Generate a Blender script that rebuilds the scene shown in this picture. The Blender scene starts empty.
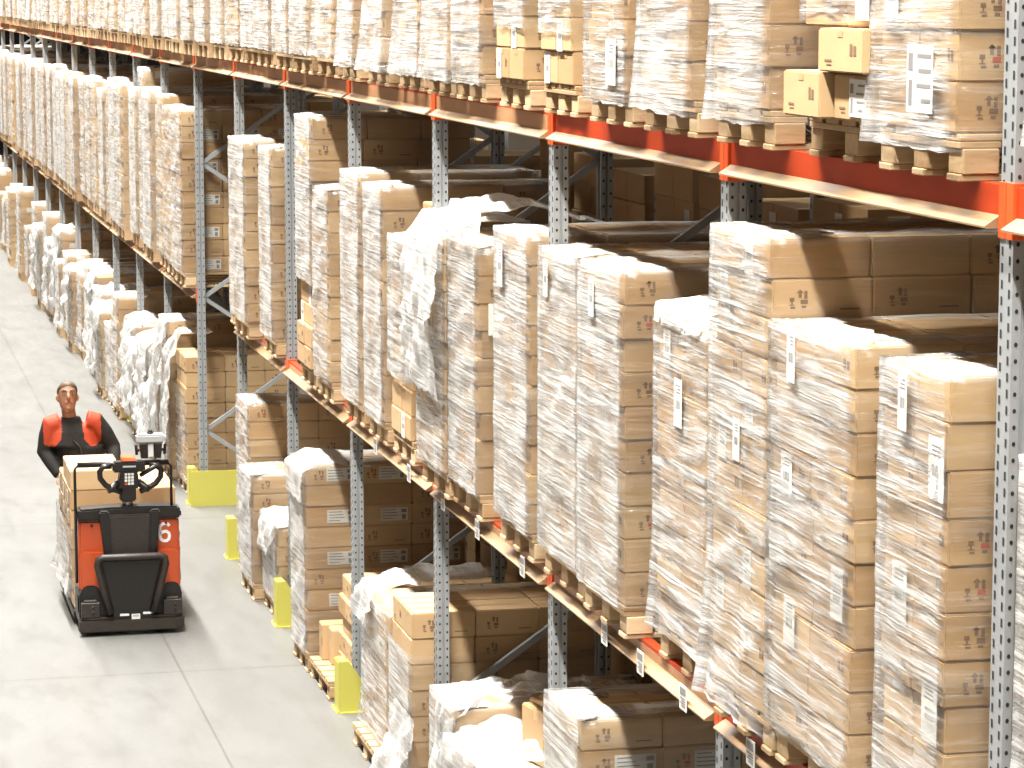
import bpy, bmesh, math, random
from mathutils import Vector, Matrix, noise
R = math.radians
SC = bpy.context.scene
COL = SC.collection
random.seed(7)
DEBUG = False

# ------------------------------------------------------------------ camera
D, CY, YAW, PIT, CH, F = 3.419, 8.115, 0.2316, 0.134, 4.9, 2900.0
ZT, ZM = 4.33, 2.085          # tops of the upper and the middle beams
BAY = 2.8
cd = bpy.data.cameras.new('camera'); cam = bpy.data.objects.new('camera', cd); COL.objects.link(cam)
cam.location = (-D, -CY, CH); cam.rotation_euler = (math.pi/2 - PIT, 0, -YAW)
cd.sensor_width = 36; cd.lens = F/1024*36; cd.clip_end = 400; cd.clip_start = .1
SC.camera = cam
SC.view_settings.view_transform = 'Standard'; SC.view_settings.look = 'None'
SC.view_settings.gamma = 1; SC.view_settings.use_curve_mapping = False
SC.view_settings.exposure = 0.53
SC.cycles.use_denoising = True
SC.cycles.transparent_max_bounces = 20
SC.cycles.max_bounces = 8; SC.cycles.diffuse_bounces = 2
_fx, _fy, _fz = math.sin(YAW)*math.cos(PIT), math.cos(YAW)*math.cos(PIT), -math.sin(PIT)
_ux, _uy, _uz = math.sin(YAW)*math.sin(PIT), math.cos(YAW)*math.sin(PIT), math.cos(PIT)
def yat(px, X, z):            # Y of the point of plane X at height z seen in column px
    rx, rz = X + D, z - CH; k = (px - 512)/F
    return (rx*math.cos(YAW) - k*(rx*_fx + rz*_fz))/(k*_fy + math.sin(YAW)) - CY
def zat(py, X, Y):            # height of the point (X, Y) seen in row py
    rx, ry = X + D, Y + CY; k = (384 - py)/F
    return CH + (k*(rx*_fx + ry*_fy) - (rx*_ux + ry*_uy))/(_uz - k*_fz)
def ground(px, py):           # floor point under a pixel
    dx, dy, dz = [_f*F + (px-512)*r + (384-py)*u for _f, r, u in ((_fx, math.cos(YAW), _ux), (_fy, -math.sin(YAW), _uy), (_fz, 0, _uz))]
    t = -CH/dz
    return -D + dx*t, -CY + dy*t

# ------------------------------------------------------------------ materials
def mat(name, color, rough=.6, metal=0., spec=.5):
    m = bpy.data.materials.new(name); m.use_nodes = True
    b = m.node_tree.nodes['Principled BSDF']
    b.inputs['Base Color'].default_value = (*color, 1); b.inputs['Roughness'].default_value = rough
    b.inputs['Metallic'].default_value = metal; b.inputs['Specular IOR Level'].default_value = spec
    return m
def nd(m, t, **kw):
    n = m.node_tree.nodes.new(t)
    for k, v in kw.items(): setattr(n, k, v)
    return n
def lk(m, a, b): m.node_tree.links.new(a, b)
def ramp(m, fac, stops):
    n = nd(m, 'ShaderNodeValToRGB'); e = n.color_ramp.elements
    while len(e) < len(stops): e.new(.5)
    for el, (p, c) in zip(e, stops): el.position = p; el.color = (*c, 1) if len(c) == 3 else c
    lk(m, fac, n.inputs['Fac']); return n.outputs['Color']
def mixc(m, fac, a, b, mode='MIX'):
    n = nd(m, 'ShaderNodeMix', data_type='RGBA', blend_type=mode)
    for i, v in ((0, fac), (6, a), (7, b)):
        if isinstance(v, (int, float)): n.inputs[i].default_value = v
        elif isinstance(v, tuple): n.inputs[i].default_value = (*v, 1)
        else: lk(m, v, n.inputs[i])
    return n.outputs[2]
def mth(m, op, a, b=None, clamp=False):
    n = nd(m, 'ShaderNodeMath', operation=op, use_clamp=clamp)
    for i, v in ((0, a), (1, b)):
        if v is None: continue
        if isinstance(v, (int, float)): n.inputs[i].default_value = v
        else: lk(m, v, n.inputs[i])
    return n.outputs[0]
def noise_tex(m, vec, scale=5, detail=3, rough=.5, sx=(1, 1, 1), rot=(0, 0, 0), dist=0.):
    mp = nd(m, 'ShaderNodeMapping'); mp.inputs['Scale'].default_value = sx; mp.inputs['Rotation'].default_value = rot
    lk(m, vec, mp.inputs['Vector'])
    t = nd(m, 'ShaderNodeTexNoise'); t.inputs['Scale'].default_value = scale; t.inputs['Detail'].default_value = detail
    t.inputs['Roughness'].default_value = rough; t.inputs['Distortion'].default_value = dist
    lk(m, mp.outputs[0], t.inputs['Vector']); return t.outputs['Fac']
def varied(name, c1, c2, rough=.7, ns=6, stretch=(1, 1, 1), rnd=.5, metal=0., spec=.4, bump=0.):
    m = mat(name, c1, rough, metal, spec); b = m.node_tree.nodes['Principled BSDF']
    tc = nd(m, 'ShaderNodeTexCoord'); oi = nd(m, 'ShaderNodeObjectInfo')
    off = nd(m, 'ShaderNodeVectorMath', operation='ADD'); lk(m, tc.outputs['Object'], off.inputs[0])
    s = nd(m, 'ShaderNodeVectorMath', operation='SCALE'); s.inputs['Scale'].default_value = 37
    cm = nd(m, 'ShaderNodeCombineXYZ'); lk(m, oi.outputs['Random'], cm.inputs[0]); lk(m, oi.outputs['Random'], cm.inputs[1])
    lk(m, cm.outputs[0], s.inputs[0]); lk(m, s.outputs[0], off.inputs[1])
    f = noise_tex(m, off.outputs[0], ns, 4, .6, stretch)
    f2 = mth(m, 'ADD', mth(m, 'MULTIPLY', f, 1-rnd), mth(m, 'MULTIPLY', oi.outputs['Random'], rnd))
    lk(m, ramp(m, f2, [(.25, c1), (.75, c2)]), b.inputs['Base Color'])
    if bump:
        bp = nd(m, 'ShaderNodeBump'); bp.inputs['Strength'].default_value = bump; bp.inputs['Distance'].default_value = .01
        lk(m, f, bp.inputs['Height']); lk(m, bp.outputs[0], b.inputs['Normal'])
    return m

M = {}
M['carton'] = varied('carton_board', (.405, .252, .118), (.515, .35, .185), .62, 4, (1, 1, 3), .6, spec=.45)
M['ink'] = mat('printed_ink', (.19, .11, .06), .7)
M['redink'] = mat('red_ink', (.42, .06, .03), .7)
M['tape'] = mat('brown_tape', (.50, .335, .175), .3, spec=.5)
M['paper'] = mat('label_paper', (.62, .605, .56), .6)
M['print'] = mat('label_print', (.20, .19, .18), .7)
M['wood'] = varied('pallet_wood', (.36, .225, .11), (.57, .42, .25), .75, 9, (1, 6, 6), .45, bump=.2)
M['steel'] = varied('galvanised_steel', (.275, .288, .293), (.36, .368, .366), .48, 14, (1, 1, .5), .1, metal=.25, spec=.5)
M['hole'] = mat('punched_hole', (.015, .014, .013), .9)
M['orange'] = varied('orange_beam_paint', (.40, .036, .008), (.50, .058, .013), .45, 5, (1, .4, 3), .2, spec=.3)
M['tan_sheen'] = varied('orange_beam_painted_sheen', (.40, .19, .085), (.54, .30, .15), .4, 5, (1, .4, 3), .2, spec=.5)  # tan paints in the bright floor's grazing sheen on orange beams
M['plate'] = varied('orange_plate_paint', (.60, .075, .015), (.70, .10, .02), .4, 8, (1, 1, 1), .3, spec=.5)
M['lip'] = varied('dusty_beam_ledge', (.24, .145, .07), (.32, .205, .115), .45, 6, (1, .4, 3), .2, spec=.6)
M['yellow'] = varied('yellow_guard_paint', (.45, .41, .075), (.49, .45, .095), .5, 5, (1, 1, 1), .3, spec=.3)
M['black'] = varied('black_plastic', (.005, .0035, .0027), (.009, .0065, .005), .42, 20, (1, 1, 1), 0., spec=.5)
M['grey'] = varied('dark_grey_plastic', (.015, .010, .007), (.026, .018, .013), .5, 40, (1, 1, 1), 0., spec=.5)
M['truck'] = varied('orange_truck_paint', (.34, .048, .011), (.38, .058, .014), .3, 4, (1, 1, 1), .1, spec=.5)
M['white'] = mat('white_paint', (.60, .59, .56), .4)
M['ltgrey'] = mat('light_grey_plastic', (.34, .335, .33), .4)
M['chrome'] = mat('bright_steel', (.70, .70, .70), .25, .9)
M['skin'] = varied('skin', (.27, .125, .07), (.32, .155, .09), .5, 12, (1, 1, 1), 0.)
M['hair'] = varied('hair', (.045, .027, .016), (.11, .075, .05), .6, 40, (1, 1, .2), 0., bump=.4)
M['jacket'] = varied('black_jacket_cloth', (.006, .004, .003), (.011, .008, .006), .8, 30, (1, 1, 1), 0., bump=.3)
M['hivis'] = varied('orange_jacket_cloth', (.30, .028, .007), (.37, .045, .011), .7, 20, (1, 1, 1), 0., bump=.2)
M['trousers'] = varied('dark_trouser_cloth', (.03, .028, .028), (.05, .045, .043), .8, 30, (1, 1, 1), 0.)

def floor_mat():
    m = mat('sealed_concrete', (.7, .68, .62), .38, 0, .4); b = m.node_tree.nodes['Principled BSDF']
    tc = nd(m, 'ShaderNodeTexCoord').outputs['Object']
    a = noise_tex(m, tc, .35, 5, .6); c = noise_tex(m, tc, 2.2, 6, .65, (1.6, .5, 1)); s = noise_tex(m, tc, 1.1, 4, .6, (3, .22, 1), (0, 0, .1))
    col = ramp(m, a, [(.3, (.116, .113, .105)), (.7, (.135, .132, .124))])
    col = mixc(m, mth(m, 'MULTIPLY', ramp(m, c, [(.5, (0, 0, 0)), (.75, (1, 1, 1))]), .22), col, (.098,.093,.083))
    col = mixc(m, mth(m, 'MULTIPLY', ramp(m, s, [(.56, (0, 0, 0)), (.7, (1, 1, 1))]), .28), col, (.084,.078,.069))
    sp = nd(m, 'ShaderNodeSeparateXYZ'); lk(m, tc, sp.inputs[0])
    for ax, per, ph, w in ((1, 6.2, 18.75, .012), (0, 5.2, -1.02, .008)):
        q = mth(m, 'ABSOLUTE', mth(m, 'SUBTRACT', mth(m, 'FRACT', mth(m, 'DIVIDE', mth(m, 'ADD', sp.outputs[ax], -ph + per*40.5), per)), .5))
        j = mth(m, 'LESS_THAN', q, w/per)
        col = mixc(m, mth(m, 'MULTIPLY', j, .55), col, (.06, .053, .046))
    lk(m, col, b.inputs['Base Color'])
    lk(m, ramp(m, c, [(.3, (.32, .32, .32)), (.7, (.5, .5, .5))]), b.inputs['Roughness'])
    return m
M['floor'] = floor_mat()
M['wall'] = varied('brown_wall_panel', (.07, .05, .035), (.085, .06, .04), .7, 1, (1, 1, 1), 0.)

def film_mat(name, lo, hi, bias, ang, graze=.45):
    """clear stretch film: see-through where it lies flat, white where it is bunched into ridges, with painted highlight lines"""
    m = bpy.data.materials.new(name); m.use_nodes = True; nt = m.node_tree; nt.nodes.clear()
    out = nd(m, 'ShaderNodeOutputMaterial')
    uv = nd(m, 'ShaderNodeUVMap').outputs[0]
    oi = nd(m, 'ShaderNodeObjectInfo').outputs['Random']
    cb = nd(m, 'ShaderNodeCombineXYZ'); lk(m, mth(m, 'MULTIPLY', oi, 61.), cb.inputs[0]); lk(m, mth(m, 'MULTIPLY', oi, 17.), cb.inputs[1])
    vv = nd(m, 'ShaderNodeVectorMath', operation='ADD'); lk(m, uv, vv.inputs[0]); lk(m, cb.outputs[0], vv.inputs[1]); v = vv.outputs[0]
    s1 = noise_tex(m, v, 1., 5, .62, (1.5, 15, 1), (0, 0, ang), .8)
    s2 = noise_tex(m, v, 1., 4, .6, (2.0, 34, 1), (0, 0, -ang*.6), .5)
    blot = noise_tex(m, v, 1., 3, .55, (3.2, 3.4, 1), (0, 0, .3))
    s = mth(m, 'MAXIMUM', ramp(m, s1, [(.47, (0, 0, 0)), (.66, (1, 1, 1))]), mth(m, 'MULTIPLY', ramp(m, s2, [(.54, (0, 0, 0)), (.64, (1, 1, 1))]), .85))
    s3 = noise_tex(m, v, 1., 3, .55, (.9, 60, 1), (0, 0, ang*1.6), .25)
    ln = ramp(m, s3, [(.60, (0, 0, 0)), (.66, (1, 1, 1))])  # thin white lines painted in as highlights along the film ridges
    s = mth(m, 'ADD', s, mth(m, 'MULTIPLY', ln, .7))
    bl = ramp(m, blot, [(.36, (.0, .0, .0)), (.62, (1, 1, 1))])
    op = mth(m, 'ADD', mth(m, 'MULTIPLY', s, hi), mth(m, 'MULTIPLY', bl, bias))
    op = mth(m, 'ADD', op, lo)
    lw = nd(m, 'ShaderNodeLayerWeight'); lw.inputs['Blend'].default_value = .5
    op = mth(m, 'MULTIPLY', op, mth(m, 'ADD', mth(m, 'MULTIPLY', lw.outputs['Facing'], graze*3.0), .09), True)
    op = mth(m, 'MINIMUM', op, .97)
    bp = nd(m, 'ShaderNodeBump'); bp.inputs['Strength'].default_value = .85; bp.inputs['Distance'].default_value = .012
    lk(m, mth(m, 'ADD', mth(m, 'ADD', s1, mth(m, 'MULTIPLY', s2, .6)), mth(m, 'MULTIPLY', s3, .5)), bp.inputs['Height'])
    df = nd(m, 'ShaderNodeBsdfDiffuse'); df.inputs['Color'].default_value = (.64, .632, .61, 1); lk(m, bp.outputs[0], df.inputs['Normal'])
    tl = nd(m, 'ShaderNodeBsdfTranslucent'); tl.inputs['Color'].default_value = (.64, .632, .61, 1)
    gl = nd(m, 'ShaderNodeBsdfGlossy'); gl.inputs['Roughness'].default_value = .22; lk(m, bp.outputs[0], gl.inputs['Normal'])
    a = nd(m, 'ShaderNodeMixShader'); a.inputs[0].default_value = .2; lk(m, df.outputs[0], a.inputs[1]); lk(m, tl.outputs[0], a.inputs[2])
    g = nd(m, 'ShaderNodeMixShader'); g.inputs[0].default_value = .28; lk(m, a.outputs[0], g.inputs[1]); lk(m, gl.outputs[0], g.inputs[2])
    tr = nd(m, 'ShaderNodeBsdfTransparent'); tr.inputs['Color'].default_value = (.97, .965, .95, 1)
    mx = nd(m, 'ShaderNodeMixShader'); lk(m, op, mx.inputs[0]); lk(m, tr.outputs[0], mx.inputs[1]); lk(m, g.outputs[0], mx.inputs[2])
    lk(m, mx.outputs[0], out.inputs['Surface'])
    return m
M['film_a'] = film_mat('stretch_film_cloudy', .27, .62, .34, .16)
M['film_b'] = film_mat('stretch_film_streaky', .12, .80, .22, -.30)
M['film_c'] = film_mat('stretch_film_clear', .06, .60, .14, .30)
M['film_d'] = film_mat('stretch_film_crumpled', .55, .6, .35, .9, .5)

# ------------------------------------------------------------------ mesh helpers
class MB:
    def __init__(s): s.v = []; s.f = []; s.m = []; s.uv = None; s.sm = []
    def face(s, ids, m=0, sm=False): s.f.append(tuple(ids)); s.m.append(m); s.sm.append(sm)
    def box(s, x0, x1, y0, y1, z0, z1, m=0):
        i = len(s.v)
        s.v += [(x0,y0,z0),(x1,y0,z0),(x1,y1,z0),(x0,y1,z0),(x0,y0,z1),(x1,y0,z1),(x1,y1,z1),(x0,y1,z1)]
        for q in ((3,2,1,0),(4,5,6,7),(0,1,5,4),(1,2,6,5),(2,3,7,6),(3,0,4,7)): s.face([i+k for k in q], m)
    def hexa(s, pts, m=0):
        i = len(s.v); s.v += [tuple(p) for p in pts]
        for q in ((3,2,1,0),(4,5,6,7),(0,1,5,4),(1,2,6,5),(2,3,7,6),(3,0,4,7)): s.face([i+k for k in q], m)
    def poly(s, pts, m=0):
        i = len(s.v); s.v += [tuple(p) for p in pts]; s.face(range(i, i+len(pts)), m)
    def prism(s, poly, axis, a, b, m=0):          # outline in the two other axes, extruded along axis
        i = len(s.v); n = len(poly)
        def put(p, t):
            return {0: (t, p[0], p[1]), 1: (p[0], t, p[1]), 2: (p[0], p[1], t)}[axis]
        s.v += [put(p, a) for p in poly] + [put(p, b) for p in poly]
        s.face([i+k for k in reversed(range(n))], m); s.face([i+n+k for k in range(n)], m)
        for k in range(n): s.face((i+k, i+(k+1) % n, i+n+(k+1) % n, i+n+k), m)
    def tube(s, pts, r, n=8, m=0, closed=False, sm=True):
        pts = [Vector(p) for p in pts]; rs = r if isinstance(r, (list, tuple)) else [r]*len(pts)
        base = len(s.v); L = len(pts); prev = None
        for k, p in enumerate(pts):
            if closed: t = pts[(k+1) % L] - pts[k-1]
            else: t = pts[min(k+1, L-1)] - pts[max(k-1, 0)]
            t.normalize()
            if prev is None:
                u = t.cross(Vector((0, 0, 1)))
                if u.length < .2: u = t.cross(Vector((1, 0, 0)))
            else: u = prev - t*prev.dot(t)
            u.normalize(); w = t.cross(u); prev = u
            for j in range(n):
                a = 2*math.pi*j/n; s.v.append(tuple(p + (u*math.cos(a) + w*math.sin(a))*rs[k]))
        for k in range(L if closed else L-1):
            for j in range(n):
                a, b = base + k*n, base + ((k+1) % L)*n
                s.face((a+j, a+(j+1) % n, b+(j+1) % n, b+j), m, sm)
        if not closed:
            s.face([base+j for j in reversed(range(n))], m); s.face([base+(L-1)*n+j for j in range(n)], m)
    def loft(s, rings, m=0, sm=True):             # rings: equal-length lists of points
        base = len(s.v); n = len(rings[0])
        for r in rings: s.v += [tuple(p) for p in r]
        for k in range(len(rings)-1):
            for j in range(n):
                a, b = base + k*n, base + (k+1)*n
                s.face((a+j, a+(j+1) % n, b+(j+1) % n, b+j), m, sm)
        s.face([base+j for j in reversed(range(n))], m, sm); s.face([base+(len(rings)-1)*n+j for j in range(n)], m, sm)
    def ball(s, c, r, m=0, n=12, k=8):
        rx, ry, rz = r if isinstance(r, tuple) else (r, r, r)
        rings = []
        for i in range(1, k):
            t = math.pi*i/k
            rings.append([(c[0]+rx*math.sin(t)*math.cos(2*math.pi*j/n), c[1]+ry*math.sin(t)*math.sin(2*math.pi*j/n), c[2]-rz*math.cos(t)) for j in range(n)])
        s.loft(rings, m)
    def mesh(s, name, mats, bevel=0., seg=1):
        me = bpy.data.meshes.new(name); me.from_pydata(s.v, [], s.f)
        for k in mats: me.materials.append(M[k])
        me.polygons.foreach_set('material_index', s.m); me.polygons.foreach_set('use_smooth', s.sm)
        if bevel:
            bm = bmesh.new(); bm.from_mesh(me)
            bmesh.ops.bevel(bm, geom=[e for e in bm.edges if len(e.link_faces) == 2 and e.calc_face_angle(0) > .6], offset=bevel, segments=seg, affect='EDGES', clamp_overlap=True)
            bm.to_mesh(me); bm.free()
        me.update(); return me
    def build(s, name, mats, parent=None, bevel=0., seg=1, loc=(0, 0, 0)):
        return put(name, s.mesh(name, mats, bevel, seg), parent, loc)
def put(name, me, parent=None, loc=(0, 0, 0), rz=0.):
    o = bpy.data.objects.new(name, me); COL.objects.link(o)
    o.location = loc; o.rotation_euler = (0, 0, rz)
    if parent is not None: o.parent = parent
    return o
def tag(o, label, cat, group=None, kind=None):
    if DEBUG and not 4 <= len(label.replace('-', ' ').split()) <= 16: print('LABEL', len(label.split()), label)
    o['label'] = label; o['category'] = cat
    if group: o['group'] = group
    if kind: o['kind'] = kind
    return o
def thing(name, label, cat, loc, group=None, rz=0.):
    o = bpy.data.objects.new(name, None); COL.objects.link(o); o.location = loc; o.rotation_euler = (0, 0, rz)
    o.empty_display_size = .1
    return tag(o, label, cat, group)
def struct(name, mb, mats):
    o = mb.build(name, mats); o['kind'] = 'structure'; return o
ORD = ['zeroth', 'first', 'second', 'third', 'fourth', 'fifth', 'sixth', 'seventh', 'eighth', 'ninth', 'tenth', 'eleventh', 'twelfth', 'thirteenth', 'fourteenth', 'fifteenth', 'sixteenth', 'seventeenth', 'eighteenth', 'nineteenth', 'twentieth', 'twenty-first']
def bayname(n):
    return 'half-seen bay at right edge' if n < 0 else 'nearest full bay' if n == 0 else ORD[n+1] + ' bay from right'
SHELF = {'g': 'floor level', 'm': 'middle shelf', 't': 'top shelf'}
LEV = {'g': 'on the floor', 'm': 'on the middle shelf', 't': 'on the top shelf'}

# ------------------------------------------------------------------ setting
NB = 19
b = MB(); b.box(-14, 16, -14, 85, -.2, 0); struct('floor', b, ['floor'])
b = MB(); b.box(-5.3, -5.1, -14, 85, 0, 10); struct('added_wall_left', b, ['wall'])  # unseen wall added for its effect on the light, dark to limit bounce
b = MB(); b.box(8.1, 8.3, -14, 85, 0, 10); struct('wall_right', b, ['wall'])

# ------------------------------------------------------------------ rack
POSTW, POSTD, FD = .10, .072, 1.06
_post = {}
def post_mesh(h, detail, flip=False):
    key = (h, detail, flip)
    if key in _post: return _post[key]
    b = MB()
    # omega section: wide face towards the aisle, grooved side with a stiffening rib
    w, d = POSTW, POSTD
    prof = [(0, -w), (0, 0), (d, 0), (d, -.018), (d-.022, -.018), (d-.022, -w+.018), (d, -w+.018), (d, -w), (.046, -w), (.042, -w+.012), (.034, -w+.012), (.030, -w)]
    if flip: prof = [(d - x, y) for x, y in reversed(prof)]
    b.prism(prof, 2, 0, h, 0)
    if detail:
        z = .06; k = 0; e = .0012
        hs = .05 if detail == 2 else .075
        while z < h - .05:
            for yy in ((-w + .022, 0), (-.022, .02)):        # aisle face
                y0 = yy[0]; zz = z + (hs/2 if yy[1] else 0); X = (d + e if flip else -e)
                b.poly([(X, y0-.007, zz-.013), (X, y0-.007, zz+.013), (X, y0+.007, zz+.013), (X, y0+.007, zz-.013)], 1)
            for xx in (.015, .059):                          # side face
                r = .0062; pts = [(xx + r*math.cos(t*math.pi/3), -w - e, z + r*1.25*math.sin(t*math.pi/3)) for t in range(6)]
                b.poly(pts, 1)
            z += hs
    me = b.mesh('post', ['steel', 'hole']); _post[key] = me; return me
def upright(n, xoff, h, detail, label, group, rear=False):
    y = n*BAY
    o = thing('rack_upright_frame', label, 'rack frame', (xoff, y, 0), group)
    put('front_post', post_mesh(h, detail), o)
    put('rear_post', post_mesh(h, min(detail, 1), True), o, (FD - POSTD, 0, 0))
    for X in (0, FD - POSTD):
        b = MB(); b.box(X-.02, X+POSTD+.02, -POSTW-.02, .02, 0, .008)
        for q in (-.01, .01): b.box(X+.03, X+.045, -.005+q, .008+q, .008, .022)
        b.build('foot_plate', ['steel'], o)
    z = .075; k = 1
    while z + .645 < h:
        xa, xb = POSTD, FD - POSTD
        za, zb = (z, z+.625) if k % 2 == 0 else (z+.625, z)
        b = MB(); dx, dz = xb - xa, zb - za; L = math.hypot(dx, dz); px, pz = -dz/L*.019, dx/L*.019
        y0, y1 = -.068, -.032
        b.hexa([(xa-px, y0, za-pz), (xb-px, y0, zb-pz), (xb-px, y1, zb-pz), (xa-px, y1, za-pz), (xa+px, y0, za+pz), (xb+px, y0, zb+pz), (xb+px, y1, zb+pz), (xa+px, y1, za+pz)])
        b.build('brace', ['steel'], o); z += .645; k += 1
    return o
for n in range(0, NB+2):
    upright(n, 0, 6.3, 2 if n < 6 else 1 if n < 12 else 0,
            'galvanised upright frame at the right edge of the picture' if n == 0 else 'galvanised upright frame, %s upright counted from the right edge' % ORD[n+1],
            'upright frames along the aisle')

BH = .125
def beam(n, z, xoff, lev, label, group, tags=(), front=True, rearbeam=True):
    BH = .125 if z > 3 else .090; CB = -.158 if z > 3 else -.128
    y0, y1 = n*BAY, (n+1)*BAY - POSTW
    o = thing('rack_beam', label, 'rack beam', (xoff, y0, z), group)
    L = y1 - y0
    tan_sheen = n >= (2 if lev == 't' else 1)  # farther bays carry the painted-in sheen on their fronts
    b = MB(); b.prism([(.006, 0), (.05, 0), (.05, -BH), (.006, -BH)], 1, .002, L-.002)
    if tan_sheen: b.box(.0045, .006, .004, L-.004, -BH+.034, -.018, 1)
    b.build('beam_box', ['orange', 'tan_sheen'], o)
    b = MB(); b.prism([(.004, -BH+.030), (.004, -BH+.034), (-.046, -BH+.002), (-.046, -BH-.004), (-.040, -BH-.006), (.05, -BH-.006), (.05, -BH-.001), (.0, -BH-.001)], 1, .012, L-.012); b.build('ledge', ['lip'], o)
    for yy, far in ((0, False), (L, True)):       # hooked end plates that grip the posts
        b = MB(); sgn = 1 if far else -1
        ya, yb = (yy, yy + POSTW*.46) if far else (yy - POSTW*.46, yy)
        b.box(-.006, -.001, ya, yb, CB, .012, 0)
        if far: b.box(-.006, POSTD*.98, yy-.005, yy-.0008, CB, .012, 0)
        else: b.box(-.006, POSTD*.98, yy+.0008, yy+.005, CB, .012, 0)
        yf = (yy - .0058) if far else (yy+.0058)
        for q in range(4):
            for x in (.020, .042): b.poly([(x-.005, yf, CB+.018+q*(.012-CB-.02)/4.2), (x+.005, yf, CB+.018+q*(.012-CB-.02)/4.2), (x+.003, yf, CB+.038+q*(.012-CB-.02)/4.2), (x-.003, yf, CB+.038+q*(.012-CB-.02)/4.2)], 1)
        b.build('end_plate', ['plate', 'hole'], o, .0015)
    for t in tags:                                 # shelf tickets on the ledge
        b = MB(); b.box(-.050, -.047, t-.05, t+.05, -BH-.03, -BH+.075, 0)
        for q in range(4): b.box(-.0515, -.0502, t-.035, t+.015+.02*(q % 2), -BH-.015+.011*q, -BH-.009+.011*q, 1)
        b.box(-.0515, -.0502, t-.04, t+.04, -BH+.035, -BH+.065, 1)
        tk = b.build('shelf_ticket', ['paper', 'print'], o); tk['label'] = 'white shelf ticket'
    if rearbeam: pass
    return o
def rearbeam(n, z, xoff, lev, label, group):
    y0, y1 = n*BAY, (n+1)*BAY - POSTW
    o = thing('rack_beam', label, 'rack beam', (xoff + FD, y0, z), group)
    b = MB(); b.prism([(-.05, 0), (-.006, 0), (-.006, -BH), (-.05, -BH)], 1, .002, y1-y0-.002); b.build('beam_box', ['orange'], o, .004)
    for yy in (-POSTW*.46, y1-y0):
        b = MB(); b.box(.001, .006, yy, yy+POSTW*.46, -.185, .012); b.build('end_plate', ['plate'], o)
    return o
TUNNEL = 6
for n in range(-1, NB):
    for z, lev, nm in ((ZT, 't', 'top'), (ZM, 'm', 'middle')):
        if lev == 'm' and n == TUNNEL: continue
        tg = {0: (.25, 1.5, 2.2), 1: (.3, .95, 1.55), 2: (.35, 1.4, 2.3), 3: (.5, 1.6)}.get(n, ()) if lev == 'm' else ()
        if n >= 0 or lev == 't':
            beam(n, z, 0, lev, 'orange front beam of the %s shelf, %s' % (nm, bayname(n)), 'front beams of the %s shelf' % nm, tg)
        if n <= 13:
            rearbeam(n, z, 0, lev, 'orange rear beam of the %s shelf, %s' % (nm, bayname(n)), 'rear beams of the %s shelf' % nm)

# ------------------------------------------------------------------ pallets
PW, PD, PH = .80, 1.20, .144
_pal = {}
def pallet_meshes(w):
    if w in _pal: return _pal[w]
    r = {}
    d = PD
    b = MB(); n = 5                                                  # deck: boards run along the length, on three cross boards
    for k in range(n):
        bw = w/n*.82; c = -w/2 + w/(2*n) + (w - w/n)*k/(n-1)
        c = -w/2 + bw/2 + (w - bw)*k/(n-1)
        b.box(0, d, c-bw/2, c+bw/2, .122, .144)
    for x in (0, d/2-.07, d-.14): b.box(x, x+.14, -w/2, w/2, .100, .1215)
    r['deck'] = b.mesh('deck', ['wood'], .003)
    b = MB(); b.box(-.06, .06, -.06, .06, 0, .078); r['block'] = b.mesh('block', ['wood'], .004)
    b = MB(); b.box(0, d, -.05, .05, 0, .0215); r['runner'] = b.mesh('runner', ['wood'], .003)
    b = MB()
    for k in range(n):
        bw = w/n*.82; c = -w/2 + bw/2 + (w - bw)*k/(n-1); b.box(0, d, c-bw/2, c+bw/2, .122, .144)
    for x in (0, d/2-.07, d-.14): b.box(x, x+.14, -w/2, w/2, .100, .1215)
    for y in (-w/2+.05, 0, w/2-.05):
        b.box(0, d, y-.05, y+.05, 0, .0215)
        for x in (.07, d/2, d-.07): b.box(x-.07, x+.07, y-.05, y+.05, .022, .0995)
    r['one'] = b.mesh('wooden_pallet', ['wood'])
    _pal[w] = r; return r
def pallet(x, y, z, w, detail, label, group):
    m = pallet_meshes(round(w, 2)); w = round(w, 2)
    if not detail:
        o = put('wooden_pallet', m['one'], None, (x, y, z)); return tag(o, label, 'pallet', group)
    o = thing('wooden_pallet', label, 'pallet', (x, y, z), group)
    put('deck', m['deck'], o)
    for yy in (-w/2+.05, 0, w/2-.05):
        put('runner', m['runner'], o, (0, yy, 0))
        for X in (.07, PD/2, PD-.07): put('block', m['block'], o, (X, yy, .0217))
    return o

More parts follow.
